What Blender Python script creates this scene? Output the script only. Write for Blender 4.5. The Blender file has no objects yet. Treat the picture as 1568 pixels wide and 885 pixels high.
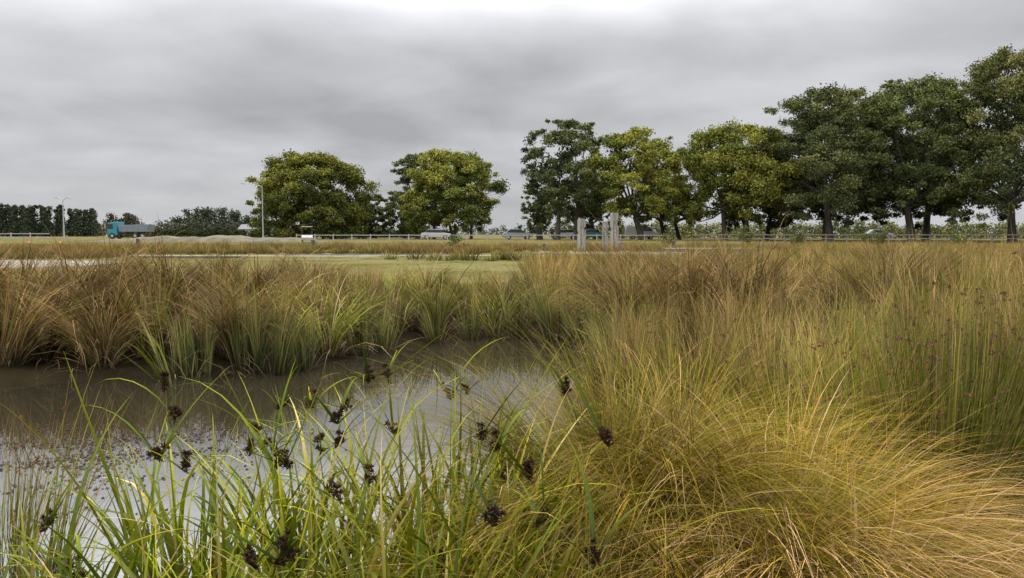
import bpy, math, numpy as np
from mathutils import Vector
scene=bpy.context.scene
scene.view_settings.view_transform='Standard'; scene.view_settings.look='None'; scene.view_settings.exposure=0
R=np.random.default_rng(7)
col=scene.collection

# ---------------- helpers ----------------
def link(o,parent=None):
    col.objects.link(o)
    if parent: o.parent=parent
    return o
def empty(name,loc=(0,0,0)):
    e=bpy.data.objects.new(name,None); e.location=loc; e.empty_display_size=.2; col.objects.link(e); return e
def qmesh(name,V,F,C=None,mat=None,smooth=False):
    V=np.asarray(V,dtype=np.float32); F=np.asarray(F,dtype=np.int32)
    me=bpy.data.meshes.new(name)
    me.vertices.add(len(V)); me.vertices.foreach_set('co',V.ravel())
    k=F.shape[1]
    me.loops.add(F.size); me.loops.foreach_set('vertex_index',F.ravel())
    me.polygons.add(len(F)); me.polygons.foreach_set('loop_start',np.arange(0,F.size,k,dtype=np.int32))
    if smooth: me.polygons.foreach_set('use_smooth',np.ones(len(F),dtype=bool))
    me.update(calc_edges=True)
    if C is not None:
        a=me.color_attributes.new('Col','FLOAT_COLOR','POINT')
        c=np.ones((len(V),4),dtype=np.float32); c[:,:3]=C
        a.data.foreach_set('color',c.ravel())
    if mat: me.materials.append(mat)
    return me
class Acc:
    def __init__(s): s.V=[];s.F=[];s.C=[];s.n=0
    def add(s,V,F,C):
        s.V.append(V); s.F.append(F+s.n); s.C.append(C); s.n+=len(V)
    def mesh(s,name,mat,smooth=False):
        return qmesh(name,np.concatenate(s.V),np.concatenate(s.F),np.concatenate(s.C),mat,smooth)
def nodes(mat):
    mat.use_nodes=True; nt=mat.node_tree; nt.nodes.clear(); return nt,nt.nodes,nt.links

# ---------------- materials ----------------
def foliage_mat(name,transl=.25,var=.35,gloss=.02):
    m=bpy.data.materials.new(name); nt,n,l=nodes(m)
    out=n.new('ShaderNodeOutputMaterial'); a=n.new('ShaderNodeAttribute'); a.attribute_name='Col'
    oi=n.new('ShaderNodeObjectInfo'); mr=n.new('ShaderNodeMapRange'); mr.inputs['To Min'].default_value=1-var; mr.inputs['To Max'].default_value=1+var
    l.new(oi.outputs['Random'],mr.inputs['Value'])
    tc=n.new('ShaderNodeNewGeometry'); no=n.new('ShaderNodeTexNoise'); no.inputs['Scale'].default_value=.9; no.inputs['Detail'].default_value=2
    l.new(tc.outputs['Position'],no.inputs['Vector'])
    mr2=n.new('ShaderNodeMapRange'); mr2.inputs['From Min'].default_value=.3; mr2.inputs['From Max'].default_value=.7; mr2.inputs['To Min'].default_value=.72; mr2.inputs['To Max'].default_value=1.28
    l.new(no.outputs['Fac'],mr2.inputs['Value'])
    mu=n.new('ShaderNodeMath'); mu.operation='MULTIPLY'; l.new(mr.outputs[0],mu.inputs[0]); l.new(mr2.outputs[0],mu.inputs[1])
    vm=n.new('ShaderNodeVectorMath'); vm.operation='SCALE'; l.new(a.outputs['Color'],vm.inputs[0]); l.new(mu.outputs[0],vm.inputs['Scale'])
    d=n.new('ShaderNodeBsdfDiffuse'); l.new(vm.outputs[0],d.inputs['Color']); last=d.outputs[0]
    if transl:
        t=n.new('ShaderNodeBsdfTranslucent'); l.new(vm.outputs[0],t.inputs['Color'])
        mx=n.new('ShaderNodeMixShader'); mx.inputs[0].default_value=transl; l.new(last,mx.inputs[1]); l.new(t.outputs[0],mx.inputs[2]); last=mx.outputs[0]
    if gloss:
        g=n.new('ShaderNodeBsdfGlossy'); g.inputs['Roughness'].default_value=.5
        mx2=n.new('ShaderNodeMixShader'); mx2.inputs[0].default_value=gloss; l.new(last,mx2.inputs[1]); l.new(g.outputs[0],mx2.inputs[2]); last=mx2.outputs[0]
    l.new(last,out.inputs[0]); return m
def simple(name,c,rough=.6,metal=0,noise=0,scale=5,bump=0,stretch=None):
    m=bpy.data.materials.new(name); nt,n,l=nodes(m)
    out=n.new('ShaderNodeOutputMaterial'); p=n.new('ShaderNodeBsdfPrincipled'); l.new(p.outputs[0],out.inputs[0])
    p.inputs['Base Color'].default_value=(*c,1); p.inputs['Roughness'].default_value=rough; p.inputs['Metallic'].default_value=metal
    if noise:
        tc=n.new('ShaderNodeTexCoord'); mp=n.new('ShaderNodeMapping'); no=n.new('ShaderNodeTexNoise'); no.inputs['Scale'].default_value=scale; no.inputs['Detail'].default_value=6
        if stretch: mp.inputs['Scale'].default_value=stretch
        l.new(tc.outputs['Object'],mp.inputs[0]); l.new(mp.outputs[0],no.inputs['Vector'])
        cr=n.new('ShaderNodeValToRGB'); e=cr.color_ramp.elements
        e[0].position=.3; e[1].position=.7
        e[0].color=(*[x*(1-noise) for x in c],1); e[1].color=(*[min(1,x*(1+noise)) for x in c],1)
        l.new(no.outputs['Fac'],cr.inputs[0]); l.new(cr.outputs[0],p.inputs['Base Color'])
        if bump:
            b=n.new('ShaderNodeBump'); b.inputs['Strength'].default_value=bump; b.inputs['Distance'].default_value=.03
            l.new(no.outputs['Fac'],b.inputs['Height']); l.new(b.outputs[0],p.inputs['Normal'])
    return m
M_grass=foliage_mat('grass_blades',.16,.38)
M_leaf=foliage_mat('tree_leaves',.0,.1,.0)
M_far=foliage_mat('far_leaves',0,.05,0)
M_bark=simple('bark',(.055,.045,.035),.9,noise=.4,scale=3,bump=.4,stretch=(1,1,.25))
M_white=simple('white_paint',(.55,.55,.53),.5,noise=.08,scale=2)
M_galv=simple('galvanised',(.42,.43,.44),.45,.4,noise=.1,scale=3)
M_wood=simple('weathered_timber',(.25,.235,.205),.85,noise=.5,scale=2.2,bump=.6,stretch=(3,3,.5))
M_wood2=simple('dark_timber',(.09,.075,.06),.85,noise=.35,scale=3,bump=.4)
M_tyre=simple('tyre',(.02,.02,.02),.8,noise=.2)
M_glass=simple('window_glass',(.03,.035,.04),.08,noise=.2)
M_sand=simple('gravel',(.24,.21,.16),.95,noise=.35,scale=1.2,bump=.5)
M_mound=simple('spoil',(.11,.10,.06),.95,noise=.5,scale=.6,bump=.8)

# ---------------- terrain ----------------
pond=np.array([(-40,7.4),(-14,8.0),(-9,9.0),(-5.8,9.7),(-4.2,10.6),(-2.9,10.9),(-2.1,12.7),(-.9,14.0),(.9,14.3),(1.5,12.8),(1.15,10),(.9,8),(.55,6),(-.1,4.8),(-1.3,3.9),(-3,3.2),(-5,2.8),(-8,2.8),(-40,2.0)],float)
pud=np.array([(2.3,3.7),(2.2,3.1),(2.8,2.6),(4.5,2.5),(5.2,4.0),(4.3,4.6),(3.1,4.3)],float)
def sdf(poly,x,y):
    x=np.asarray(x,float);y=np.asarray(y,float)
    d=np.full(x.shape,1e9); ins=np.zeros(x.shape,bool)
    for i in range(len(poly)):
        a=poly[i];b=poly[(i+1)%len(poly)]
        e=b-a; wx=x-a[0]; wy=y-a[1]
        t=np.clip((wx*e[0]+wy*e[1])/(e@e),0,1)
        d=np.minimum(d,np.hypot(wx-t*e[0],wy-t*e[1]))
        c=((a[1]>y)!=(b[1]>y))
        with np.errstate(divide='ignore',invalid='ignore'):
            xi=(b[0]-a[0])*(y-a[1])/(b[1]-a[1]+1e-12)+a[0]
        ins^=(c&(x<xi))
    return np.where(ins,-d,d)
def sd(x,y): return np.minimum(sdf(pond,x,y),sdf(pud,x,y))
def ss(a,b,v):
    t=np.clip((v-a)/(b-a),0,1); return t*t*(3-2*t)
def H(x,y):
    x=np.asarray(x,float);y=np.asarray(y,float)
    d=sd(x,y)
    h=-.6+.12*ss(0,.5,d)+.48*ss(.3,6,d)
    h=np.where(d<0,-.6-.35*ss(0,.9,-d),h)
    n=.035*(np.sin(x*1.7+np.sin(y*1.3)*1.5)+np.sin(y*2.1+x*.7)*.8)+.02*np.sin(x*4.3+y*3.1)
    h=h+n*(1-ss(15,20,y))*(1-ss(.0,.3,-d))
    h=h+.5*ss(74,90,y)
    return h
def spaced(lo,hi,step,far,n):
    mid=np.arange(lo,hi+1e-6,step)
    g=np.geomspace(step*1.3,far,n)
    return np.concatenate([ (lo-g)[::-1],mid,hi+g])
gx=spaced(-16,9,.2,3000,42); gy=spaced(-1,19,.2,3000,60); gy=gy[gy>-60]
X,Y=np.meshgrid(gx,gy); Z=H(X,Y)
nx=len(gx);ny=len(gy)
idx=np.arange(nx*ny).reshape(ny,nx)
F=np.stack([idx[:-1,:-1],idx[:-1,1:],idx[1:,1:],idx[1:,:-1]],-1).reshape(-1,4)
m=bpy.data.materials.new('ground'); nt,n,l=nodes(m)
out=n.new('ShaderNodeOutputMaterial'); p=n.new('ShaderNodeBsdfPrincipled'); p.inputs['Roughness'].default_value=1; p.inputs['Specular IOR Level'].default_value=0; l.new(p.outputs[0],out.inputs[0])
g=n.new('ShaderNodeNewGeometry')
def noise(scale,detail=6,rough=.6):
    no=n.new('ShaderNodeTexNoise'); no.inputs['Scale'].default_value=scale; no.inputs['Detail'].default_value=detail; no.inputs['Roughness'].default_value=rough; l.new(g.outputs['Position'],no.inputs['Vector']); return no
def ramp(src,stops):
    cr=n.new('ShaderNodeValToRGB'); e=cr.color_ramp.elements
    while len(e)<len(stops): e.new(.5)
    for i,(pp,c) in enumerate(stops): e[i].position=pp; e[i].color=(*c,1)
    l.new(src,cr.inputs[0]); return cr
n1=noise(.22,9,.75); n2=noise(9,4); n3=noise(1.1,6,.7)
lawn=ramp(n1.outputs['Fac'],[(.3,(.08,.082,.028)),(.45,(.135,.125,.045)),(.58,(.20,.175,.08)),(.72,(.135,.12,.045))])
fine=ramp(n2.outputs['Fac'],[(.3,(.55,.55,.5)),(.7,(1.3,1.3,1.3))])
mm=n.new('ShaderNodeMix'); mm.data_type='RGBA'; mm.blend_type='MULTIPLY'; mm.inputs[0].default_value=1; l.new(lawn.outputs[0],mm.inputs[6]); l.new(fine.outputs[0],mm.inputs[7])
mud=ramp(n3.outputs['Fac'],[(.3,(.014,.011,.006)),(.7,(.038,.03,.016))])
sx=n.new('ShaderNodeSeparateXYZ'); l.new(g.outputs['Position'],sx.inputs[0])
mr=n.new('ShaderNodeMapRange'); mr.inputs['From Min'].default_value=-.15; mr.inputs['From Max'].default_value=-.03; l.new(sx.outputs['Z'],mr.inputs['Value'])
mx=n.new('ShaderNodeMix'); mx.data_type='RGBA'; l.new(mr.outputs[0],mx.inputs[0]); l.new(mud.outputs[0],mx.inputs[6]); l.new(mm.outputs[2],mx.inputs[7])
l.new(mx.outputs[2],p.inputs['Base Color'])
b=n.new('ShaderNodeBump'); b.inputs['Strength'].default_value=.6; b.inputs['Distance'].default_value=.05; l.new(n2.outputs['Fac'],b.inputs['Height']); l.new(b.outputs[0],p.inputs['Normal'])
link(bpy.data.objects.new('ground',qmesh('ground',np.stack([X.ravel(),Y.ravel(),Z.ravel()],1),F,None,m,True)))

# water
m=bpy.data.materials.new('pond_water'); nt,n,l=nodes(m)
out=n.new('ShaderNodeOutputMaterial'); d=n.new('ShaderNodeBsdfDiffuse'); d.inputs['Color'].default_value=(.03,.025,.015,1)
gl=n.new('ShaderNodeBsdfGlossy'); gl.inputs['Roughness'].default_value=.01; gl.inputs['Color'].default_value=(.97,.98,1,1)
fr=n.new('ShaderNodeFresnel'); fr.inputs['IOR'].default_value=3.8
tc=n.new('ShaderNodeNewGeometry'); no=n.new('ShaderNodeTexNoise'); no.inputs['Scale'].default_value=2.2; no.inputs['Detail'].default_value=3
mp=n.new('ShaderNodeMapping'); mp.inputs['Scale'].default_value=(1,2.2,1); l.new(tc.outputs['Position'],mp.inputs[0]); l.new(mp.outputs[0],no.inputs['Vector'])
b=n.new('ShaderNodeBump'); b.inputs['Strength'].default_value=.03; b.inputs['Distance'].default_value=.03; l.new(no.outputs['Fac'],b.inputs['Height'])
l.new(b.outputs[0],gl.inputs['Normal']); l.new(b.outputs[0],fr.inputs['Normal'])
mx=n.new('ShaderNodeMixShader'); l.new(fr.outputs[0],mx.inputs[0]); l.new(d.outputs[0],mx.inputs[1]); l.new(gl.outputs[0],mx.inputs[2]); l.new(mx.outputs[0],out.inputs[0])
link(bpy.data.objects.new('pond_water',qmesh('pond_water',[(-39,1.5,-.6),(9,1.5,-.6),(9,16,-.6),(-39,16,-.6)],[(0,1,2,3)],None,m)))

# ---------------- blade generator ----------------
def lerp(a,b,t): return a+(b-a)*t
def boost(c,s=1.15,g=1.12):
    c=np.asarray(c,float); lum=c@np.array([.3,.6,.1]); return np.clip((lum[...,None]+(c-lum[...,None])*s)*g,.004,.8)
def blades(acc,rng,N,r,L,Lv,w,tilt,bend,K,pal,center=(0,0,0),wind=(0,0),spread=.6,twist=.7,curl=.4,keel=False,bp=1.5,kink=.0,hfun=None,locks=0,raw=False,lcl=1.5):
    a0=rng.uniform(0,2*np.pi,N); rr=r*np.sqrt(rng.uniform(0,1,N)); az=a0+rng.normal(0,spread,N)
    th0=np.abs(rng.normal(tilt[0],tilt[1],N))*(0.35+.65*rr/r); bd=rng.normal(bend[0],bend[1],N)
    cu=rng.normal(0,curl,N); lm=np.ones(N); lb=np.ones(N)
    if locks:
        li=rng.integers(0,locks,N); la=rng.uniform(0,2*np.pi,locks)
        a0=la[li]+rng.normal(0,.14,N); rr=(r*np.sqrt(rng.uniform(0,1,locks)))[li]*rng.uniform(.8,1.2,N)
        az=a0+rng.normal(0,spread,locks)[li]+rng.normal(0,.18,N)
        th0=np.abs(rng.normal(tilt[0],tilt[1],locks))[li]*(.35+.65*rr/r)+np.abs(rng.normal(0,.08,N))
        bd=rng.normal(bend[0],bend[1],locks)[li]+rng.normal(0,.2,N); cu=rng.normal(0,curl,locks)[li]+rng.normal(0,.15,N)
        lm=rng.uniform(.82,1.1,locks)[li]; lb=rng.uniform(.5,1.45,locks)[li]
    bd=np.clip(bd,-.2,2.9)
    rx=center[0]+rr*np.cos(a0); ry=center[1]+rr*np.sin(a0)
    rz=np.full(N,center[2]) if hfun is None else hfun(rx,ry)-.02
    Ln=L*np.clip(rng.normal(1,Lv,N)*lm,.35,lcl)
    t=np.linspace(0,1,K+1)
    th=th0[:,None]+bd[:,None]*t[None]**bp
    if kink>0:
        kk=(rng.random(N)<kink); kt=rng.uniform(.45,.85,N); th=th+np.where(kk[:,None]&(t[None]>kt[:,None]),rng.uniform(.5,1.3,N)[:,None],0)
    th=np.minimum(th,2.75)
    A=az[:,None]+cu[:,None]*t[None]
    D=np.stack([np.sin(th)*np.cos(A),np.sin(th)*np.sin(A),np.cos(th)],-1)
    P=np.zeros((N,K+1,3)); P[:,1:]=np.cumsum((D[:,1:]+D[:,:-1])*.5*(Ln[:,None,None]/K),1)
    P[...,0]+=rx[:,None]+wind[0]*Ln[:,None]*t[None]**2; P[...,1]+=ry[:,None]+wind[1]*Ln[:,None]*t[None]**2; P[...,2]+=rz[:,None]
    ta=A+np.pi/2+rng.normal(0,twist,N)[:,None]+rng.normal(0,.6,N)[:,None]*t[None]
    S=np.stack([np.cos(ta),np.sin(ta),np.zeros_like(ta)],-1)
    wp=w*rng.uniform(.6,1.25,N)[:,None]*(.75+.45*np.sin(np.pi*np.clip(t*1.3,0,1)))[None]*np.clip(1.04-t[None]**3,.04,1)*.5
    ps=np.array([q[:3] for q in pal],float); wt=np.array([q[3] for q in pal],float); pi=rng.choice(len(pal),N,p=wt/wt.sum())
    if not raw: ps=boost(ps)
    c0=ps[pi,0];c1=ps[pi,1];c2=ps[pi,2]
    tt=t[None,:,None]
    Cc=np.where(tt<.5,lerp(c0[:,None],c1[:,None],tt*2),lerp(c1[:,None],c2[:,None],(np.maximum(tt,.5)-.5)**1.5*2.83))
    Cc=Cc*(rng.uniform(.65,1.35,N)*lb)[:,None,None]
    if keel:
        Nn=np.cross(D,S); nv=3
        vs=np.stack([P-S*wp[...,None],P-Nn*wp[...,None]*.55,P+S*wp[...,None]],2)
    else:
        nv=2; vs=np.stack([P-S*wp[...,None],P+S*wp[...,None]],2)
    V=vs.reshape(-1,3); C=np.repeat(Cc[:,:,None,:],nv,2).reshape(-1,3)
    base=(np.arange(N)[:,None]*(K+1)+np.arange(K)[None])*nv
    fs=[]
    for j in range(nv-1): fs.append(np.stack([base+j,base+j+1,base+j+1+nv,base+j+nv],-1).reshape(-1,4))
    acc.add(V,np.concatenate(fs),C)
    return P
def spikes(acc,rng,pts,n,ln,w,c,up=.2):
    pts=np.repeat(pts,n,0); N=len(pts)
    d=rng.normal(0,1,(N,3)); d[:,2]+=up; d/=np.linalg.norm(d,axis=1)[:,None]
    s=np.cross(d,rng.normal(0,1,(N,3))); s/=np.linalg.norm(s,axis=1)[:,None]
    l_=ln*rng.uniform(.5,1.2,N)[:,None]
    V=np.stack([pts,pts+d*l_*.5+s*w,pts+d*l_,pts+d*l_*.5-s*w],1).reshape(-1,3)
    F=np.arange(N*4).reshape(N,4); C=np.repeat(np.array(c)[None]*rng.uniform(.6,1.5,(N,1)),4,0)
    acc.add(V,F,C)

P_rush=[((.014,.018,.005),(.082,.092,.02),(.20,.165,.05),5),((.02,.025,.006),(.135,.13,.028),(.32,.24,.09),4),((.05,.04,.02),(.24,.17,.075),(.39,.27,.15),2.2)]  # first colour per entry is the root, darkened to paint shade between clumps
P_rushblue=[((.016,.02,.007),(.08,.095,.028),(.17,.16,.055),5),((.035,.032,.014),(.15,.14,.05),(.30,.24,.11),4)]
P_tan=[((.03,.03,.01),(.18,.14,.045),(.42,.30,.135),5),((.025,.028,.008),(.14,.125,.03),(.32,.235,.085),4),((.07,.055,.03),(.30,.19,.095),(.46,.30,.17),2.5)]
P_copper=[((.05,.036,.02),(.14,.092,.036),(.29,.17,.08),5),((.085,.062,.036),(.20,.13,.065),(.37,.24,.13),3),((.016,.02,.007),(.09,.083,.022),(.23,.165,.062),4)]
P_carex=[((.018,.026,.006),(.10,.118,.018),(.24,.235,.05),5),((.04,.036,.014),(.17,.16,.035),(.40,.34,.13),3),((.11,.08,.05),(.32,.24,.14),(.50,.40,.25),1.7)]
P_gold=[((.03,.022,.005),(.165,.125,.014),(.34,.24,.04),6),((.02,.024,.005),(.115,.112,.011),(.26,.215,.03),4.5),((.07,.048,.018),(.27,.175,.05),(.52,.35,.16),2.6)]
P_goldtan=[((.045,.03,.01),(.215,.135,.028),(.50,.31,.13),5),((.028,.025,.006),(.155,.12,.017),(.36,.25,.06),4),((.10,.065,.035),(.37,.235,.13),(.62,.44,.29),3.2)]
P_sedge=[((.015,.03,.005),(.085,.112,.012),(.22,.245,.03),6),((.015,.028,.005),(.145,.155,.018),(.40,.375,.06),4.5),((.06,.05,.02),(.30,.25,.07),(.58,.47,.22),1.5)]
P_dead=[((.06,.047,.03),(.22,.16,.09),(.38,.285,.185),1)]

def hash_(s): return sum(ord(c)*(i+3) for i,c in enumerate(s))
def variants(nm,k,fn):
    L=[]
    for i in range(k):
        a=Acc(); rg=np.random.default_rng(hash_(nm)+i); fn(a,rg); L.append(a.mesh(nm,M_grass))
    return L
def f_rush(pal,w=.006,N=260,seed=True,tl=(.2,.1),bd=(.22,.2)):
    def f(a,g):
        P=blades(a,g,N,.2,1.0,.18,w,tl,bd,4,pal,twist=3,spread=.4,kink=.08,locks=12)
        blades(a,g,N//8,.22,.7,.3,w*1.1,(.6,.3),(.9,.4),4,P_dead,twist=3)
        if seed:
            tp=P[g.random(len(P))<.22][:,-2]; spikes(a,g,tp,4,.03,.006,(.16,.09,.045))
    return f
def f_arch(pal,w,N,b=1.2,L=1.25,dead=5):
    def f(a,g):
        blades(a,g,N,.2,L,.18,w,(.3,.18),(b,.45),6,pal,twist=1.2,kink=.06,locks=18)
        blades(a,g,N//dead,.25,.85,.3,w*.9,(.8,.3),(1.5,.4),4,P_dead,twist=2)
    return f
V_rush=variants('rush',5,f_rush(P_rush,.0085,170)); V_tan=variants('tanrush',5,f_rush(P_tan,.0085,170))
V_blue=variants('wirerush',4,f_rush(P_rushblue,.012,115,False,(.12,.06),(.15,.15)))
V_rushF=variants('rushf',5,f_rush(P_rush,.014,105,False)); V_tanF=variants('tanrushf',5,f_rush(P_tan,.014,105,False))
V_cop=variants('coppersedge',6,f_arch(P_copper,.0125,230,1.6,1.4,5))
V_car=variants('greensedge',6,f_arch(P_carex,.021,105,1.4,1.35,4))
def scatter(parent,vs,pts,sc,zs=None,rng=R,tilt=.06):
    for i,(x,y) in enumerate(pts):
        o=bpy.data.objects.new('clump',vs[rng.integers(len(vs))])
        o.location=(x,y,float(H(x,y))-.03); s=rng.uniform(*sc); z=s*(rng.uniform(*zs) if zs else 1)
        o.scale=(s,s,z); o.rotation_euler=(rng.normal(0,tilt),rng.normal(0,tilt),rng.uniform(0,6.28)); link(o,parent)
def jit(x0,x1,y0,y1,s,rng=R,j=.42):
    xs=np.arange(x0,x1,s);ys=np.arange(y0,y1,s); A,B=np.meshgrid(xs,ys)
    A=A.ravel()+rng.uniform(-j,j,A.size)*s;B=B.ravel()+rng.uniform(-j,j,B.size)*s
    return A,B
def vis(x,y): return np.abs(x)<.72*y+1.5

e=empty('copper_sedge_bed')
A,B=jit(-16,-3.6,8.2,16.5,.72); d=sd(A,B); k=(d>.3)&(d<5.4)&vis(A,B); A,B=A[k],B[k]; q=R.random(len(A))<.8
scatter(e,V_cop,zip(A[q],B[q]),(.8,1.15)) 
A2,B2=jit(2.0,4.6,12.0,15.2,.65); scatter(e,V_cop,zip(A2,B2),(1.05,1.25))
e2=empty('rush_bed'); scatter(e2,V_rushF,zip(A[~q],B[~q]),(.8,1.15))
e=empty('green_sedge_bed')
A,B=jit(-4.2,3,10.5,17.4,.58); d=sd(A,B); k=(d>.25)&(d<3.6); A,B=A[k],B[k]; s=R.random(len(A))
scatter(e,V_car,zip(A[s<.5],B[s<.5]),(.6,.95))
scatter(e2,V_rushF,zip(A[(s>.5)&(s<.75)],B[(s>.5)&(s<.75)]),(.6,1.0)); scatter(e,V_cop,zip(A[s>.75],B[s>.75]),(.6,.88))
A,B=jit(-6,3,16.5,18.6,.65); scatter(e2,V_tanF,zip(A,B),(.5,.75))
wl=[(-4.5,10.2),(-4.2,10.3),(-3.6,10.55),(-3.3,10.5),(-2.95,10.75),(-2.35,11.9),(-2.1,12.5),(-1.3,13.4),(-.75,13.9),(.1,14.0),(.8,13.9),(1.2,13.2),(1.35,12.0),(1.25,11.0),(1.3,10.2)]
e=empty('wire_rush_clump_row'); scatter(e,V_blue,wl,(.65,1.05),tilt=.04)
A,B=jit(.8,22,5.4,26,.6); d=sd(A,B); k=(d>.15)&vis(A,B)&~((A<2.0)&(B<6.4)); A,B=A[k],B[k]
patch=np.sin(A*.9+1)+np.sin(B*.7+A*.4)+R.normal(0,.75,len(A))
for vs,vf,kk in ((V_tan,V_tanF,patch>.45),(V_rush,V_rushF,(patch<=.45)&(patch>-1.0)),(V_cop,V_cop,(patch<=-1.0)&(B>9)),(V_blue,V_blue,(patch<=-1.0)&(B<=9))):
    for lo,hi,sc in ((0,9,(.7,1.1)),(9,14,(.65,1.1)),(14,40,(.5,.95))):
        q=kk&(B>=lo)&(B<hi); scatter(e2,vs if hi==9 else vf,zip(A[q],B[q]),sc)
def f_low(pal):
    def f(a,g): blades(a,g,90,.45,.75,.25,.024,(.3,.2),(.5,.4),3,pal,twist=3)
    return f
V_l1=variants('lowcop',3,f_low(P_copper)); V_l2=variants('lowrush',3,f_low(P_rush)); V_l3=variants('lowtan',3,f_low(P_tan)); V_l4=variants('lowgreen',2,f_low(P_sedge))
e=empty('planting_strip')
for y0,y1,x0,x1,den,vl in ((50,55,-40,-2,.75,(V_l1,V_l2,V_l1)),(62,74,-52,60,.55,(V_l1,V_l2,V_l3,V_l1)),(44,50,12,40,.6,(V_l2,V_l4,V_l3)),(26,46,14,34,.35,(V_l3,V_l2,V_l1)),(38,41,-6,4,.5,(V_l2,V_l4)),(56,61,-8,45,.45,(V_l2,V_l1,V_l3)),(40,46,-36,-22,.6,(V_l1,V_l2))):
    A,B=jit(x0,x1,y0,y1,1.05); k=R.random(len(A))<den*1.25; A,B=A[k],B[k]
    pt=(np.sin(A*.35)+np.sin(B*.6+A*.13)+R.normal(0,.35,len(A))+2)/4
    ii=np.clip((pt*len(vl)).astype(int),0,len(vl)-1)
    for j,vs in enumerate(vl): scatter(e,vs,zip(A[ii==j],B[ii==j]),(.7,1.1),(.6,1.0))
e=empty('lawn_tufts'); A,B=jit(-26,14,18.5,46,1.3); k=(R.random(len(A))<.4)&vis(A,B); scatter(e,V_l4+V_l3,zip(A[k],B[k]),(.2,.4),(.22,.35))

# ---------------- foreground ----------------
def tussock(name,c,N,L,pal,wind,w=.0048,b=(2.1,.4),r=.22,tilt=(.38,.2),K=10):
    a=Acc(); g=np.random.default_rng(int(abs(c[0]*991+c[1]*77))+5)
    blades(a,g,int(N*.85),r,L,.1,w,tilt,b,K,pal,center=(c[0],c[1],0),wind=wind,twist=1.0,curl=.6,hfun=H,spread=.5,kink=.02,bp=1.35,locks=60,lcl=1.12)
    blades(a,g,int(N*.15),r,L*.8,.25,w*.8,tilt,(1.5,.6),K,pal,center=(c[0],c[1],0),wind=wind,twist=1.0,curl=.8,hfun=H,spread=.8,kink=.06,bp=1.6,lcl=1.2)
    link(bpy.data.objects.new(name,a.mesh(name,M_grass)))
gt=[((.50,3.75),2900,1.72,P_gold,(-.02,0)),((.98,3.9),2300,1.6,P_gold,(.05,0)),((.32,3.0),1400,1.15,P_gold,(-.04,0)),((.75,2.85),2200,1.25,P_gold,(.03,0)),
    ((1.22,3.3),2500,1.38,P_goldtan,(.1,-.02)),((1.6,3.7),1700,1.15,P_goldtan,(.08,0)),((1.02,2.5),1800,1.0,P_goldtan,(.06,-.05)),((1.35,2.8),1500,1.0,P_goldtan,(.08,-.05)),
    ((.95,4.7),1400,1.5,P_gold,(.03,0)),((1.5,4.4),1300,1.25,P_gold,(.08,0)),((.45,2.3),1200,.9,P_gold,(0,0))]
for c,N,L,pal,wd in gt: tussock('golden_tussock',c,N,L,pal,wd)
def bigsedge(c,N,L,nh,seed):
    a=Acc(); g=np.random.default_rng(seed)
    blades(a,g,N,.2,L,.22,.018,(.36,.2),(1.0,.5),10,P_sedge,center=(c[0],c[1],0),hfun=H,twist=.6,keel=True,kink=.13,bp=2.0,spread=.7)
    blades(a,g,N//3,.22,L*.8,.3,.011,(.4,.2),(1.0,.5),8,P_sedge,center=(c[0],c[1],0),hfun=H,twist=.6,keel=True)
    blades(a,g,N//3,.25,L*.7,.3,.008,(.6,.3),(1.3,.5),6,P_dead,center=(c[0],c[1],0),hfun=H,twist=1,kink=.1)
    if nh:
        P=blades(a,g,nh,.2,L*1.0,.14,.008,(.4,.16),(.2,.2),8,P_sedge[:1],center=(c[0],c[1],0),hfun=H,twist=.3,keel=True)
        for tp in P[:,-1]:
            dr=g.normal(0,1,3); dr[2]=abs(dr[2])+1; dr/=np.linalg.norm(dr)
            cl=tp+dr*g.uniform(-.03,.04,(10,1))+g.normal(0,.009,(10,3))
            spikes(a,g,cl,20,.022,.0036,(.05,.026,.013),.7)
            blades(a,g,int(g.integers(3,5)),.004,.32,.35,.011,(.9,.3),(.8,.4),7,P_sedge[:2],center=tuple(tp-np.array([0,0,.03])),keel=True,spread=3)
    link(bpy.data.objects.new('umbrella_sedge',a.mesh('umbrella_sedge',M_grass)))
for i,(c,N,L,nh) in enumerate([((-1.75,2.75),50,.9,5),((-1.25,2.95),90,.98,5),((-.75,2.75),100,.98,4),((-.3,3.1),90,1.05,4),((-1.45,3.35),45,.98,5),((-.95,3.45),55,1.05,5),((-.4,3.6),50,1.02,4),((-1.0,2.3),120,.82,2),((-.3,2.4),120,.88,2),((.0,2.85),80,.88,1),((-2.1,3.0),22,.7,2),((-.75,3.8),18,.95,3),((-1.5,2.3),70,.72,2),((-.05,3.4),35,.95,1)]):
    bigsedge(c,N,L,nh,100+i)
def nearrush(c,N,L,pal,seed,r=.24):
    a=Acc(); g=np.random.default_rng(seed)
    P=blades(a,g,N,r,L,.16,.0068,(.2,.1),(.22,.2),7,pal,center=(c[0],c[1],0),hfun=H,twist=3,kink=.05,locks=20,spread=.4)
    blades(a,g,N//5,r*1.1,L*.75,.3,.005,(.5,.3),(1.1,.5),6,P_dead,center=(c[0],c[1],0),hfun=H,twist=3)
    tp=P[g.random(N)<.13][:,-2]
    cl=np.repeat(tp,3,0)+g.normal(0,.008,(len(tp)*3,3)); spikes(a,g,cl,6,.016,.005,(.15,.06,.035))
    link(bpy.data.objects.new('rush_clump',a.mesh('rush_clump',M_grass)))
P_g2=[((.014,.02,.004),(.076,.097,.016),(.18,.18,.04),6),((.02,.026,.006),(.13,.132,.024),(.32,.26,.08),3.5),P_rush[2]]  # root colours darkened here too: shade low in the clump is painted in
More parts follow.
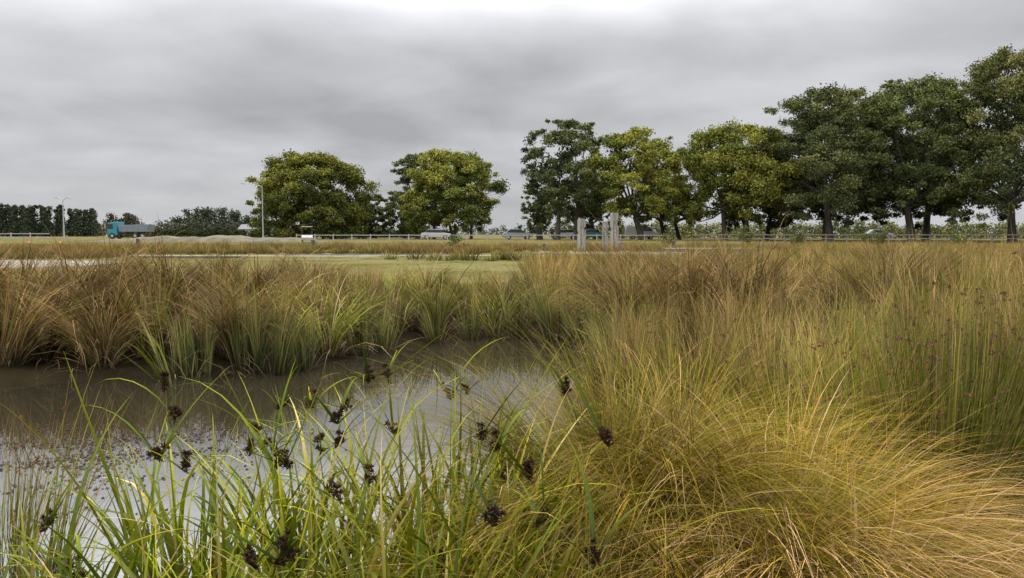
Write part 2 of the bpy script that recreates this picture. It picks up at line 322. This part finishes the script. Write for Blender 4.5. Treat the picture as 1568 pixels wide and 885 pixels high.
for i,(c,N,L,pal) in enumerate([((2.5,4.45),650,1.32,P_g2),((2.95,4.9),650,1.35,P_g2),((2.2,4.85),550,1.2,P_g2),((3.6,5.3),500,1.3,P_tan),((1.95,5.5),450,1.08,P_rush),((2.95,5.8),420,1.15,P_g2),((1.45,6.1),420,1.05,P_rush),((4.1,5.9),420,1.2,P_rush),((2.3,6.4),420,1.05,P_tan),((3.4,6.5),400,1.1,P_rush),((3.5,4.95),450,1.25,P_g2),((1.9,4.6),380,.95,P_g2),((-2.75,4.0),220,1.1,P_rush),((-3.1,4.5),200,1.05,P_rush),((2.1,4.0),220,.8,P_g2),((1.35,5.4),300,.95,P_g2)]):
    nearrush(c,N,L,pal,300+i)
a=Acc(); g=np.random.default_rng(5)
blades(a,g,5000,2.4,.35,.4,.006,(.7,.4),(1.0,.5),4,P_goldtan+P_sedge,center=(.2,1.9,0),hfun=H,twist=3)
link(bpy.data.objects.new('undergrowth',a.mesh('undergrowth',M_grass)))
N=6500; x=g.normal(-4.2,1.0,N); y=g.normal(6.4,.55,N)+.12*(x+4.3); k=(sd(x,y)<-.1)&(np.sin(x*5+y*3)+np.sin(y*9-x*2)+g.normal(0,.6,N)>-.2); x=x[k];y=y[k]; N=len(x)
s=g.uniform(.006,.022,N); an=g.uniform(0,6.28,N)
V=[]
for q in range(4):
    V.append(np.stack([x+s*np.cos(an+q*1.57)*(1 if q%2 else .6),y+s*np.sin(an+q*1.57),np.full(N,-.596)+np.arange(N)*1e-7],-1))
V=np.stack(V,1).reshape(-1,3); C=np.repeat(np.array([.055,.036,.024])*g.uniform(.5,1.6,(N,1)),4,0)
link(bpy.data.objects.new('floating_pondweed',qmesh('floating_pondweed',V,np.arange(N*4).reshape(N,4),C,M_grass)))

# ---------------- trees ----------------
def tube(acc,pts,rad,c=(.055,.045,.035),sides=7):
    pts=np.array(pts,float); n_=len(pts); V=[]
    for i,pt in enumerate(pts):
        d=pts[min(i+1,n_-1)]-pts[max(i-1,0)]; d/=np.linalg.norm(d)+1e-9
        u=np.cross(d,[.3,1,.1]); u/=np.linalg.norm(u); v=np.cross(d,u)
        for s_ in range(sides):
            an=2*math.pi*s_/sides; V.append(pt+rad[i]*(math.cos(an)*u+math.sin(an)*v))
    F=[(i*sides+s_,i*sides+(s_+1)%sides,(i+1)*sides+(s_+1)%sides,(i+1)*sides+s_) for i in range(n_-1) for s_ in range(sides)]
    acc.add(np.array(V),np.array(F),np.repeat(np.array([c]),len(V),0))
def leaves(acc,g,cent,rad,n,size,c,flat=.8,shell=.45,noise=.12):
    d=g.normal(0,1,(n,3)); d/=np.linalg.norm(d,axis=1)[:,None]
    r_=g.uniform(0,1,n)**shell*rad*(1+g.normal(0,noise,n)); p_=cent+d*r_[:,None]*np.array([1,1,flat])
    u=g.normal(0,1,(n,3)); u/=np.linalg.norm(u,axis=1)[:,None]
    w_=np.cross(u,g.normal(0,1,(n,3))+d*.8); w_/=np.linalg.norm(w_,axis=1)[:,None]
    s_=size*g.uniform(.6,1.3,n)[:,None]
    V=np.stack([p_-u*s_*.6,p_+w_*s_*.36,p_+u*s_*.6,p_-w_*s_*.36],1).reshape(-1,3)
    C=np.repeat(c*g.uniform(.7,1.3,(n,1)),4,0); acc.add(V,np.arange(n*4).reshape(n,4),C)
def tree(x,y,h,w,seed,cb=.18,c=(.05,.075,.02),c2=(.10,.12,.02),nb=110,nl=300,size=.34,trunks=1,depth=None,name='oak_tree',br=1.25,rad=.45,skirt=.75,fill=10):
    g=np.random.default_rng(seed); z0=float(H(x,y))-.1; H_=h-z0; depth=depth or w*.9
    nb=int(nb*1.7); br*=.82; nl=int(nl*.95); size*=.74
    a=Acc(); t_=Acc(); zb=cb*H_; ch=H_-zb; c=np.array(c)*1.15;c2=np.array(c2)*1.15
    forks=[]
    for k in range(trunks):
        ox=(k-(trunks-1)/2)*w*.17+g.normal(0,.2); oy=g.normal(0,.5) if trunks>1 else 0
        fz=H_*g.uniform(.19,.28); lean=g.normal(0,.35)
        p_=[(ox,oy,-.1),(ox+.05,oy,.25),(ox+lean*.4,oy,fz*.5),(ox+lean,oy+g.normal(0,.2),fz)]
        r0=rad/math.sqrt(trunks); tube(t_,p_,[r0*1.5,r0*1.1,r0*.9,r0*.8]); forks.append((np.array(p_[-1]),r0*.75))
    ph=g.uniform(0,6.28,6)
    def env(an,f):
        prof=math.sqrt(max(0,1-abs((f-.38)/.64)**2.3)) if f>.38 else (skirt+(1-skirt)*(f/.38)**.7)
        return prof*(1+.12*math.sin(2*an+ph[0]+f*3)+.12*math.sin(3*an+ph[1]-f*5)+.09*math.sin(5*an+ph[2]+f*9))
    blobs=[]
    for i in range(nb):
        f=g.uniform(0,1)**.85; an=g.uniform(0,6.28); rr=env(an,f)*(g.uniform(.66,1.05) if g.random()<.85 else g.uniform(.2,.7))
        b_r=br*g.uniform(.4,1.25)*w/15
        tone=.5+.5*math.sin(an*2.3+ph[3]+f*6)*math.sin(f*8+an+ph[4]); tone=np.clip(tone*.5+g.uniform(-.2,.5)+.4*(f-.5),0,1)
        pz=np.array([math.cos(an)*(w/2-b_r*.7)*rr,math.sin(an)*(depth/2-b_r*.7)*rr,zb+b_r*.5+(ch-b_r*1.2)*f+g.normal(0,.3)])
        blobs.append((pz,b_r,tone))
        if f<.3 and g.random()<.5: blobs.append((pz-np.array([0,0,b_r*g.uniform(.6,1.5)]),b_r*.6,tone))
    for q in range(fill):
        f=g.uniform(.15,.75); an=g.uniform(0,6.28); rr=env(an,f)*g.uniform(.1,.5)
        leaves(a,g,np.array([math.cos(an)*w/2*rr,math.sin(an)*depth/2*rr,zb+ch*f]),w*.12,170,size*1.6,c*.8,.8,.4)  # inner leaves coloured darker, painting shade into the crown interior
    for k in range(11):
        tb=blobs[g.integers(len(blobs))][0]*np.array([.8,.8,.93]); f,r0=min(forks,key=lambda q:np.linalg.norm(q[0][:2]-tb[:2])); mid=(f+tb)/2+g.normal(0,.3,3); mid[2]+=.3
        tube(t_,[f,mid,tb],[r0*.6,r0*.4,.05],sides=5)
        for q in range(4):
            bb=blobs[g.integers(len(blobs))][0]
            if np.linalg.norm(bb-mid)<w*.4: tube(t_,[mid,(mid+bb)/2+g.normal(0,.25,3),bb],[r0*.2,r0*.12,.02],sides=4)
    for bc,b_r,tone in blobs:
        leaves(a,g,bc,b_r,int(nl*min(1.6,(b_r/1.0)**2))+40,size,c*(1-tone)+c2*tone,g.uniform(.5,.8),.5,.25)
    e_=empty(name,(x,y,z0))
    link(bpy.data.objects.new('crown',a.mesh('crown',M_leaf)),e_); link(bpy.data.objects.new('trunk',t_.mesh('trunk',M_bark,True)),e_)
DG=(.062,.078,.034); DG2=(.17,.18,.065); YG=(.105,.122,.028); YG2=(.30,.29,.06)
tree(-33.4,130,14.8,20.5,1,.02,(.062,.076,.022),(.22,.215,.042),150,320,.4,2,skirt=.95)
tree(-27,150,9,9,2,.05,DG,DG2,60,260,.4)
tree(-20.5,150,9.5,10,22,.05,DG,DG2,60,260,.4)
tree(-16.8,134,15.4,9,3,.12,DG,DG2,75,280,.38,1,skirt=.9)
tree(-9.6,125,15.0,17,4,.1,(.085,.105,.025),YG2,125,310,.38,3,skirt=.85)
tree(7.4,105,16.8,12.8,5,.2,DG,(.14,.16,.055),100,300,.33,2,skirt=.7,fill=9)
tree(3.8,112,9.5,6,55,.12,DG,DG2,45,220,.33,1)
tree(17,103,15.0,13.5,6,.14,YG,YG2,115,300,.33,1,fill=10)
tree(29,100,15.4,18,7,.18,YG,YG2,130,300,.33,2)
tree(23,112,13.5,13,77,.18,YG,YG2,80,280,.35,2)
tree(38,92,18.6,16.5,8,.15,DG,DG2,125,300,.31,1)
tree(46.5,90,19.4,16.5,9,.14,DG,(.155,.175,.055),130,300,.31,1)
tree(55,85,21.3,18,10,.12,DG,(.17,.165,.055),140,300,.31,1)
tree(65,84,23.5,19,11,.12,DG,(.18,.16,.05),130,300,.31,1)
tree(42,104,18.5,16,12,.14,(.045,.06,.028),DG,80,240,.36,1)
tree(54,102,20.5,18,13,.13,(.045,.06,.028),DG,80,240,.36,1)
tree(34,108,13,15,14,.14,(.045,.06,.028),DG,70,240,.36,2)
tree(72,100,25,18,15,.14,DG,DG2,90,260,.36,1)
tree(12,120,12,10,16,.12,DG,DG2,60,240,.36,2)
def mass(name,items,size,c,c2,seed,n=160):
    g=np.random.default_rng(seed); a=Acc(); c=np.array(c);c2=np.array(c2)
    for (x,y,h,w) in items:
        z0=.5; k=max(2,int(h/w*1.8)+1); tn=g.uniform(0,1)
        for j in range(k):
            f=(j+.5)/k; rr=w*.5*(1.05-.75*max(0,f-.5))
            leaves(a,g,np.array([x+g.normal(0,w*.1),y+g.normal(0,w*.1),z0+h*f*.93]),rr,n,size,c+(c2-c)*(tn*.6+g.uniform(0,.4)),max(.8,h/k/w*1.4),.6)
    link(bpy.data.objects.new(name,a.mesh(name,M_far)))
g=np.random.default_rng(3)
mass('poplar_row',[(-230+i*1.0+g.normal(0,.3),250+g.normal(0,1.0),10.6+g.normal(0,.8)-.06*max(0,i-70),g.uniform(2.0,2.7)) for i in range(96)],.55,(.045,.058,.042),(.085,.1,.06),1,110)  # leaf colours lightened to grey-green, with distance haze painted in
it=[]
for i in range(110):
    x=-225+i*1.5; it.append((x,330+g.normal(0,5),g.uniform(4,7)+(3.5 if -172<x<-160 else 0),g.uniform(4,7)))
mass('distant_tree_line',it,.8,(.06,.07,.052),(.11,.105,.065),2,110)
it=[(-150+i*1.9,350+g.normal(0,4),7.5+5.5*math.sin(math.pi*(i+.5)/20)+g.normal(0,.8),g.uniform(6,8)) for i in range(20)]
mass('distant_tree_line',it,.9,(.055,.072,.045),(.095,.11,.06),4,130)
it=[(-120+i*3.0,460+g.normal(0,10),g.uniform(2.5,6.5),g.uniform(6,9)) for i in range(165)]
mass('distant_tree_line',it,.9,(.08,.095,.06),(.12,.125,.07),5,70)
it=[(-90+i*1.3,175+g.normal(0,.3),1.7,2.2) for i in range(60)]
mass('clipped_hedge',it,.35,(.035,.05,.02),(.05,.07,.025),6,160)
it=[(8+i*1.5,138+g.normal(0,.5),2.9+g.normal(0,.5),2.8) for i in range(70)]
mass('clipped_hedge',it,.35,(.12,.14,.05),(.22,.22,.08),7,150)
for i,(x,y,h) in enumerate([(20,66,1.9),(29.5,64,1.5),(31.5,66,1.7),(14,70,1.2),(25,68,1.3),(36,62,1.3),(-5,68,1.1)]):
    a=Acc(); g=np.random.default_rng(40+i)
    for q in range(9): leaves(a,g,np.array([g.normal(0,.3),g.normal(0,.3),h*g.uniform(.25,.95)]),.3,90,.12,np.array([.12,.14,.05])*g.uniform(.7,1.4),1)
    tube(a,[(0,0,0),(.03,0,h*.6)],[.04,.02])
    o=bpy.data.objects.new('young_shrub',a.mesh('young_shrub',M_leaf)); o.location=(x,y,float(H(x,y))); link(o)

# ---------------- built things ----------------
import bmesh
def prism(name,prof,axis_w,mat,parent,loc=(0,0,0),rot=0,bevel=.0):
    bm=bmesh.new(); a=[bm.verts.new((p_[0],-axis_w/2,p_[1])) for p_ in prof]; bm.faces.new(a)
    r_=bmesh.ops.extrude_face_region(bm,geom=bm.faces[:]); bmesh.ops.translate(bm,vec=(0,axis_w,0),verts=[v for v in r_['geom'] if isinstance(v,bmesh.types.BMVert)])
    bmesh.ops.recalc_face_normals(bm,faces=bm.faces)
    if bevel: bmesh.ops.bevel(bm,geom=bm.edges[:],offset=bevel,segments=2,affect='EDGES',profile=.5)
    me=bpy.data.meshes.new(name); bm.to_mesh(me); bm.free(); me.materials.append(mat)
    o=bpy.data.objects.new(name,me); o.location=loc; o.rotation_euler=(0,0,rot); return link(o,parent)
def box(name,s,mat,parent,loc,rot=0,bevel=.01):
    return prism(name,[(-s[0]/2,-s[2]/2),(s[0]/2,-s[2]/2),(s[0]/2,s[2]/2),(-s[0]/2,s[2]/2)],s[1],mat,parent,loc,rot,bevel)
def cyl(name,r,h,mat,parent,loc,axis='Z',r2=None,seg=20):
    bm=bmesh.new(); bmesh.ops.create_cone(bm,cap_ends=True,segments=seg,radius1=r,radius2=r2 if r2 is not None else r,depth=h)
    me=bpy.data.meshes.new(name); bm.to_mesh(me); bm.free(); me.materials.append(mat)
    o=bpy.data.objects.new(name,me); o.location=loc
    if axis=='Y': o.rotation_euler=(math.pi/2,0,0)
    if axis=='X': o.rotation_euler=(0,math.pi/2,0)
    return link(o,parent)
def pile(x,y,w,h,notch,rot):
    e_=empty('timber_pile',(x,y,0)); e_.rotation_euler=(0,0,rot)
    W=w/2; pr=[(-W,-.2),(W,-.2),(W*.98,h*.3)]
    z1,z2,dp=notch
    pr+=[(W*.98,z1),(W*(1-dp),z1+.02),(W*(1-dp),z2),(W*.96,z2+.02),(W*.94,h-.05),(W*.5,h),(-W*.6,h-.02),(-W*.95,h-.1),(-W*.97,h*.62),(-W*.8,h*.6),(-W*.8,h*.52),(-W*.98,h*.5)]
    prism('shaft',pr,w*.9,M_wood,e_,bevel=.015)
    for q in range(3):
        box('iron_bolt',(.05,.04,.05),M_wood2,e_,(0.02*q,-w*.45-.015,h*(.25+.25*q)),bevel=.005)
    box('split_groove',(.05,.012,h*.5),M_wood2,e_,(-W*.25,-w*.45-.004,h*.55),bevel=.002)
pile(5.1,57,.55,2.42,(1.5,1.8,.35),.1); pile(6.9,57.6,.45,2.25,(1.2,1.45,.3),-.15); pile(7.5,57,.55,2.85,(1.9,2.3,.3),.08)
pile(8.15,58.5,.3,.75,(.3,.4,.2),.3)
for x,y,h in ((-28,58,.95),(-14.6,57,.85),(-20,60,.5),(2.5,60,.55),(12.5,60,.8)):
    e_=empty('timber_bollard',(x,y,0)); cyl('post',.13,h,M_wood2,e_,(0,0,h/2),r2=.12); cyl('cap',.12,.05,M_wood2,e_,(0,0,h+.02),r2=.05)
e_=empty('timber_boardwalk',(13.4,52.5,0))
for i in range(30): box('deck_board',(.18,1.6,.05),M_wood,e_,(-2.9+i*.2,0,.33),bevel=.005)
box('edge_beam',(6.1,.12,.22),M_wood2,e_,(0,-.87,.22)); 
for i in range(5): cyl('pier',.09,.3,M_wood2,e_,(-2.8+i*1.4,-.7,.1))
e_=empty('timber_edging',(-17,42,0))
box('sleeper',(5.5,.2,.12),M_wood2,e_,(-.5,0,.05)); box('kerb_strip',(11,.25,.08),M_sand,e_,(8,5.5,.04))
def sheet(name,pts,z,mat):
    bm=bmesh.new(); bm.faces.new([bm.verts.new((*q,z)) for q in pts]); me=bpy.data.meshes.new(name); bm.to_mesh(me); bm.free(); me.materials.append(mat); link(bpy.data.objects.new(name,me))
sheet('gravel_path',[(-40,28),(-24,28.6),(-20.6,29.2),(-18.2,30.5),(-17.4,32.5),(-17.8,36.0),(-19.5,37.5),(-24,38.5),(-34,40),(-50,40)],.008,M_sand)
sheet('gravel_path',[(5,49.5),(12,48.5),(20,50),(24,55),(14,58.5),(5,60),(1,55)],.008,M_sand)
sheet('gravel_path',[(-24,45.5),(-10,44.5),(4,46.5),(4,48.6),(-10,46.8),(-24,47.6)],.012,M_sand)
M_asph=simple('asphalt',(.06,.06,.062),.9,noise=.2,scale=1.5)
sheet('road',[(-300,112),(-20,108),(-2,116),(80,124),(300,124),(300,132),(80,132),(-2,124),(-20,116.5),(-300,120)],.516,M_asph)
g=np.random.default_rng(9); nx_,ny_=70,24
xs=np.linspace(-14,14,nx_);ys=np.linspace(-4,4,ny_);XX,YY=np.meshgrid(xs,ys)
zz=(np.clip(1-(XX/14)**2,0,1)**.7*np.clip(1-(YY/4)**2,0,1))*(.7+.1*np.sin(XX*.8)+.06*np.sin(XX*2.1+YY)+.05*g.normal(0,.4,XX.shape))-.05
ix=np.arange(nx_*ny_).reshape(ny_,nx_); F=np.stack([ix[:-1,:-1],ix[:-1,1:],ix[1:,1:],ix[1:,:-1]],-1).reshape(-1,4)
o=bpy.data.objects.new('spoil_mound',qmesh('spoil_mound',np.stack([XX.ravel(),YY.ravel(),zz.ravel()],1),F,None,M_mound,True)); o.location=(-35,90,.42); link(o)
M_fw=simple('fence_paint',(.36,.36,.34),.7,noise=.15,scale=1)
def fence(pts,hh=1.15,sp=2.6,rails=(.45,.78,1.08)):
    e_=empty('white_rail_fence')
    for (x0,y0),(x1,y1) in zip(pts[:-1],pts[1:]):
        L=math.hypot(x1-x0,y1-y0); k=int(L/sp); an=math.atan2(y1-y0,x1-x0)
        for i in range(k):
            t=i/k; x=lerp(x0,x1,t);y=lerp(y0,y1,t); box('post',(.12,.12,hh),M_fw,e_,(x,y,float(H(x,y))+hh/2),an)
        for r_ in rails:
            box('rail',(L,.04,.10),M_fw,e_,((x0+x1)/2,(y0+y1)/2-.09,.5+r_),an,.005)
fence([(-110,106),(-62,104)],1.0,2.6,(.4,.85)); fence([(-30,108),(2,102)],.8,2.6,(.65,)); fence([(2,102),(20,99)],.8,3,(.65,))
M_grey=simple('grey_rail',(.17,.165,.15),.8,noise=.2)
e_=empty('timber_rail_fence')
for i in range(26):
    x=20+i*2.2; y=82; box('post',(.12,.12,1.05),M_grey,e_,(x,y,float(H(x,y))+.5),0)
for r_ in (.55,.95): box('rail',(57,.05,.10),M_grey,e_,(48,81.9,.27+r_),0,.005)
def lamp(x,y,h,arm,d=-1,double=False):
    e_=empty('street_lamp',(x,y,.5)); cyl('column',.11,h,M_galv,e_,(0,0,h/2),r2=.06); cyl('base',.18,.5,M_galv,e_,(0,0,.25))
    for s_ in ((d,-d) if double else (d,)):
        a=Acc(); pts=[(0,0,h-.1)]+[(s_*arm*t,0,h-.1+.45*math.sin(t*1.5)) for t in (.25,.5,.75,1)]; tube(a,pts,[.05,.045,.04,.04,.04],(.4,.4,.4)); link(bpy.data.objects.new('arm',a.mesh('arm',M_galv,True)),e_)
        prism('lantern',[(-.35,-.05),(.3,-.07),(.38,.0),(.2,.09),(-.3,.06)],.28,M_galv,e_,(s_*(arm+.3),0,h+.35),bevel=.01)
lamp(-69.3,120,6.0,.6,-1,True); lamp(-38.5,120,8.2,2.6)
def car(x,y,rot,c,name='parked_car',van=False):
    mt=simple('car_paint',c,.3,noise=.03); e_=empty(name,(x,y,float(H(x,y))+.02)); e_.rotation_euler=(0,0,rot)
    if van: body=[(-2.4,.35),(2.4,.35),(2.45,.8),(2.2,1.05),(1.7,1.2),(1.1,1.95),(-2.3,2.0),(-2.4,1.6)]
    else: body=[(-2.1,.32),(2.1,.32),(2.15,.7),(2.0,.85),(1.1,.96),(-1.8,1.0),(-2.15,.9),(-2.2,.5)]
    prism('body',body,1.75,mt,e_,bevel=.06)
    if not van:
        prism('cabin',[(-1.75,.95),(1.15,.93),(.45,1.42),(-1.2,1.45)],1.5,M_glass,e_,bevel=.05)
        prism('roof',[(-1.2,1.44),(.45,1.41),(.3,1.48),(-1.05,1.5)],1.42,mt,e_,bevel=.02)
    else:
        prism('side_windows',[(.0,1.2),(1.6,1.22),(1.1,1.8),(0,1.82)],1.78,M_glass,e_,bevel=.02)
    for sx_ in (-1.35,1.35):
        for sy in (-.8,.8): cyl('wheel',.33,.22,M_tyre,e_,(sx_,sy,.33),'Y'); cyl('hub',.18,.24,M_galv,e_,(sx_,sy,.33),'Y')
    for sy in (-.6,.6): box('headlight',(.06,.35,.15),M_white,e_,(2.12 if not van else 2.44,sy,.68))
car(.8,112,0.1,(.25,.26,.28)); car(7.6,114,3.1,(.55,.55,.55)); car(19.5,117,0,(.5,.5,.5),'parked_van',True); car(12.2,116,.1,(.05,.2,.22)); car(60,127,0,(.3,.32,.4)); car(-11,113,0,(.45,.45,.45))
M_teal=simple('teal_paint',(.03,.22,.27),.35,noise=.05); M_bin=simple('tipper_bin',(.16,.19,.22),.5,noise=.2)
e_=empty('tipper_truck',(-62,126,.52)); e_.rotation_euler=(0,0,math.pi-.05)
prism('cab',[(1.5,.6),(3.2,.6),(3.25,1.5),(3.0,2.6),(1.6,2.75)],2.3,M_teal,e_,bevel=.06)
prism('windscreen',[(2.2,1.6),(3.22,1.6),(3.04,2.4),(2.2,2.42)],2.34,M_glass,e_,bevel=.02)
prism('bin',[(-3.4,1.15),(1.2,1.15),(1.35,2.2),(-3.6,2.35)],2.4,M_bin,e_,bevel=.03)
box('chassis',(6.4,.9,.25),M_wood2,e_,(-.1,0,.85)); box('bumper',(.2,2.3,.4),M_white,e_,(3.3,0,.55))
for x in (2.4,-1.4,-2.6):
    for sy in (-1,1): cyl('wheel',.5,.3,M_tyre,e_,(x,sy,.5),'Y'); cyl('hub',.22,.33,M_galv,e_,(x,sy,.5),'Y')
for i in range(5): box('bin_rib',(.08,2.46,.95),M_bin,e_,(-3.1+i*1.0,0,1.7))
e_=empty('utility_cart',(-22.2,84,float(H(-22.2,84)))); e_.rotation_euler=(0,0,-1.3)
prism('body',[(-1.1,.3),(1.0,.3),(1.15,.6),(.8,.85),(.3,.85),(.2,.5),(-.3,.5),(-.35,.8),(-1.15,.8)],1.15,M_white,e_,bevel=.04)
prism('roof',[(-.75,1.72),(.65,1.72),(.7,1.78),(-.75,1.8)],1.2,M_white,e_,bevel=.02)
for x in (-.65,.6):
    for sy in (-.52,.52): box('pillar',(.05,.05,.95),M_wood2,e_,(x,sy,1.25))
box('seat',(.4,1.0,.15),M_wood2,e_,(-.15,0,.75)); 
for x in (-.75,.75):
    for sy in (-.5,.5): cyl('wheel',.25,.18,M_tyre,e_,(x,sy,.25),'Y')
M_roof=simple('roof_sheet',(.12,.12,.13),.6,noise=.15); M_wall=simple('house_wall',(.4,.37,.32),.8,noise=.1)
def house(x,y,w,d_,h,name='farm_house'):
    e_=empty(name,(x,y,.5)); box('walls',(w,d_,h),M_wall,e_,(0,0,h/2))
    prism('roof',[(-d_/2-.4,h+.01),(d_/2+.4,h+.01),(0,h+1.6)],w+.8,M_roof,e_,rot=math.pi/2)
    for i in range(3): box('window',(1.3,.06,1.0),M_glass,e_,(-w/3+i*w/3,-d_/2-.04,h*.55))
    box('door',(.9,.06,2.0),M_white,e_,(w/2-1,-d_/2-.04,1.0))
house(-84,255,9,7,2.4)
M_or=simple('cone_orange',(.65,.13,.03),.6,noise=.08); M_wh=simple('cone_band',(.6,.5,.42),.5,noise=.05)
for x,y in ((-48,77),(-44.6,76.5)):
    e_=empty('traffic_cone',(x,y,float(H(x,y)))); box('base',(.4,.4,.04),M_tyre,e_,(0,0,.04))
    cyl('lower',.17,.34,M_or,e_,(0,0,.23),r2=.12); cyl('band',.121,.16,M_wh,e_,(0,0,.48),r2=.092); cyl('tip',.091,.3,M_or,e_,(0,0,.71),r2=.04)

# ---------------- sky & light ----------------
w=bpy.data.worlds.new('World'); scene.world=w; w.use_nodes=True; nt=w.node_tree; n=nt.nodes; l=nt.links; n.clear()
out=n.new('ShaderNodeOutputWorld'); bg=n.new('ShaderNodeBackground'); l.new(bg.outputs[0],out.inputs[0])
EL,AZ=math.radians(58),math.radians(-12)
sky=n.new('ShaderNodeTexSky'); sky.sky_type='NISHITA'; sky.sun_disc=False; sky.sun_elevation=EL; sky.sun_rotation=AZ
tc=n.new('ShaderNodeTexCoord'); sx=n.new('ShaderNodeSeparateXYZ'); l.new(tc.outputs['Generated'],sx.inputs[0])
def mth(op,a,b=None,clamp=False):
    q=n.new('ShaderNodeMath'); q.operation=op; q.use_clamp=clamp
    for i,v in enumerate((a,b)):
        if v is None: continue
        if isinstance(v,(int,float)): q.inputs[i].default_value=v
        else: l.new(v,q.inputs[i])
    return q.outputs[0]
zc=mth('MAXIMUM',sx.outputs['Z'],0.0); den=mth('ADD',zc,.2)
cx=mth('DIVIDE',sx.outputs['X'],den); cy=mth('DIVIDE',sx.outputs['Y'],den)
cv=n.new('ShaderNodeCombineXYZ'); l.new(cx,cv.inputs[0]); l.new(cy,cv.inputs[1])
def nz(sc,det,off,ro=.5):
    mp=n.new('ShaderNodeMapping'); mp.inputs['Location'].default_value=off; l.new(cv.outputs[0],mp.inputs[0])
    q=n.new('ShaderNodeTexNoise'); q.inputs['Scale'].default_value=sc; q.inputs['Detail'].default_value=det; q.inputs['Roughness'].default_value=ro; q.inputs['Distortion'].default_value=.25; l.new(mp.outputs[0],q.inputs['Vector']); return q.outputs['Fac']
a1=nz(.8,3,(2.3,5.2,0)); a2=nz(2.1,5,(7,4,2),.5)
mixn=mth('ADD',mth('MULTIPLY',a1,.68),mth('MULTIPLY',a2,.32))
cr=n.new('ShaderNodeValToRGB'); e=cr.color_ramp.elements; e[0].position=.36; e[0].color=(.345,.35,.365,1); e[1].position=.62; e[1].color=(.66,.66,.675,1)
q=e.new(.48); q.color=(.485,.488,.505,1)
l.new(mixn,cr.inputs[0])
hz=n.new('ShaderNodeMix'); hz.data_type='RGBA'; hf=mth('POWER',mth('SUBTRACT',1.0,zc,True),16.0); hf=mth('MULTIPLY',hf,.75)
l.new(hf,hz.inputs[0]); l.new(cr.outputs[0],hz.inputs[6]); hz.inputs[7].default_value=(.54,.55,.58,1)
sm=n.new('ShaderNodeMapRange'); sm.interpolation_type='SMOOTHSTEP'; sm.inputs['From Min'].default_value=.2; sm.inputs['From Max'].default_value=.46; sm.inputs['To Min'].default_value=1; sm.inputs['To Max'].default_value=4.6
l.new(zc,sm.inputs['Value']); up=sm.outputs[0]
dp=n.new('ShaderNodeVectorMath'); dp.operation='DOT_PRODUCT'; l.new(tc.outputs['Generated'],dp.inputs[0]); v=Vector((-.135,1,.40)).normalized(); dp.inputs[1].default_value=v
gl_=mth('MULTIPLY',mth('POWER',mth('MAXIMUM',dp.outputs['Value'],0.0),80.0),.7)
tot=mth('ADD',up,gl_)
vs=n.new('ShaderNodeVectorMath'); vs.operation='SCALE'; l.new(hz.outputs[2],vs.inputs[0]); l.new(tot,vs.inputs['Scale'])
sk=n.new('ShaderNodeVectorMath'); sk.operation='SCALE'; l.new(sky.outputs[0],sk.inputs[0]); sk.inputs['Scale'].default_value=.004
ad=n.new('ShaderNodeVectorMath'); ad.operation='ADD'; l.new(vs.outputs[0],ad.inputs[0]); l.new(sk.outputs[0],ad.inputs[1])
l.new(ad.outputs[0],bg.inputs['Color']); bg.inputs['Strength'].default_value=1.0
sl=bpy.data.lights.new('sun','SUN'); sl.energy=1.5; sl.angle=math.radians(15); sl.color=(1,.95,.86)
so=bpy.data.objects.new('sun',sl); link(so)
sd_=Vector((math.sin(AZ)*math.cos(EL),math.cos(AZ)*math.cos(EL),math.sin(EL))); so.rotation_euler=sd_.to_track_quat('Z','Y').to_euler(); so.location=sd_*50

cam=bpy.data.cameras.new('camera'); cam.lens=27.2; cam.sensor_width=36; cam.clip_end=6000; cam.clip_start=.05
co=bpy.data.objects.new('camera',cam); co.location=(0,0,1.3); co.rotation_euler=(math.radians(90-4.06),0,0); link(co); scene.camera=co
print('faces',sum(len(m_.polygons) for m_ in bpy.data.meshes),'objs',len(bpy.data.objects))
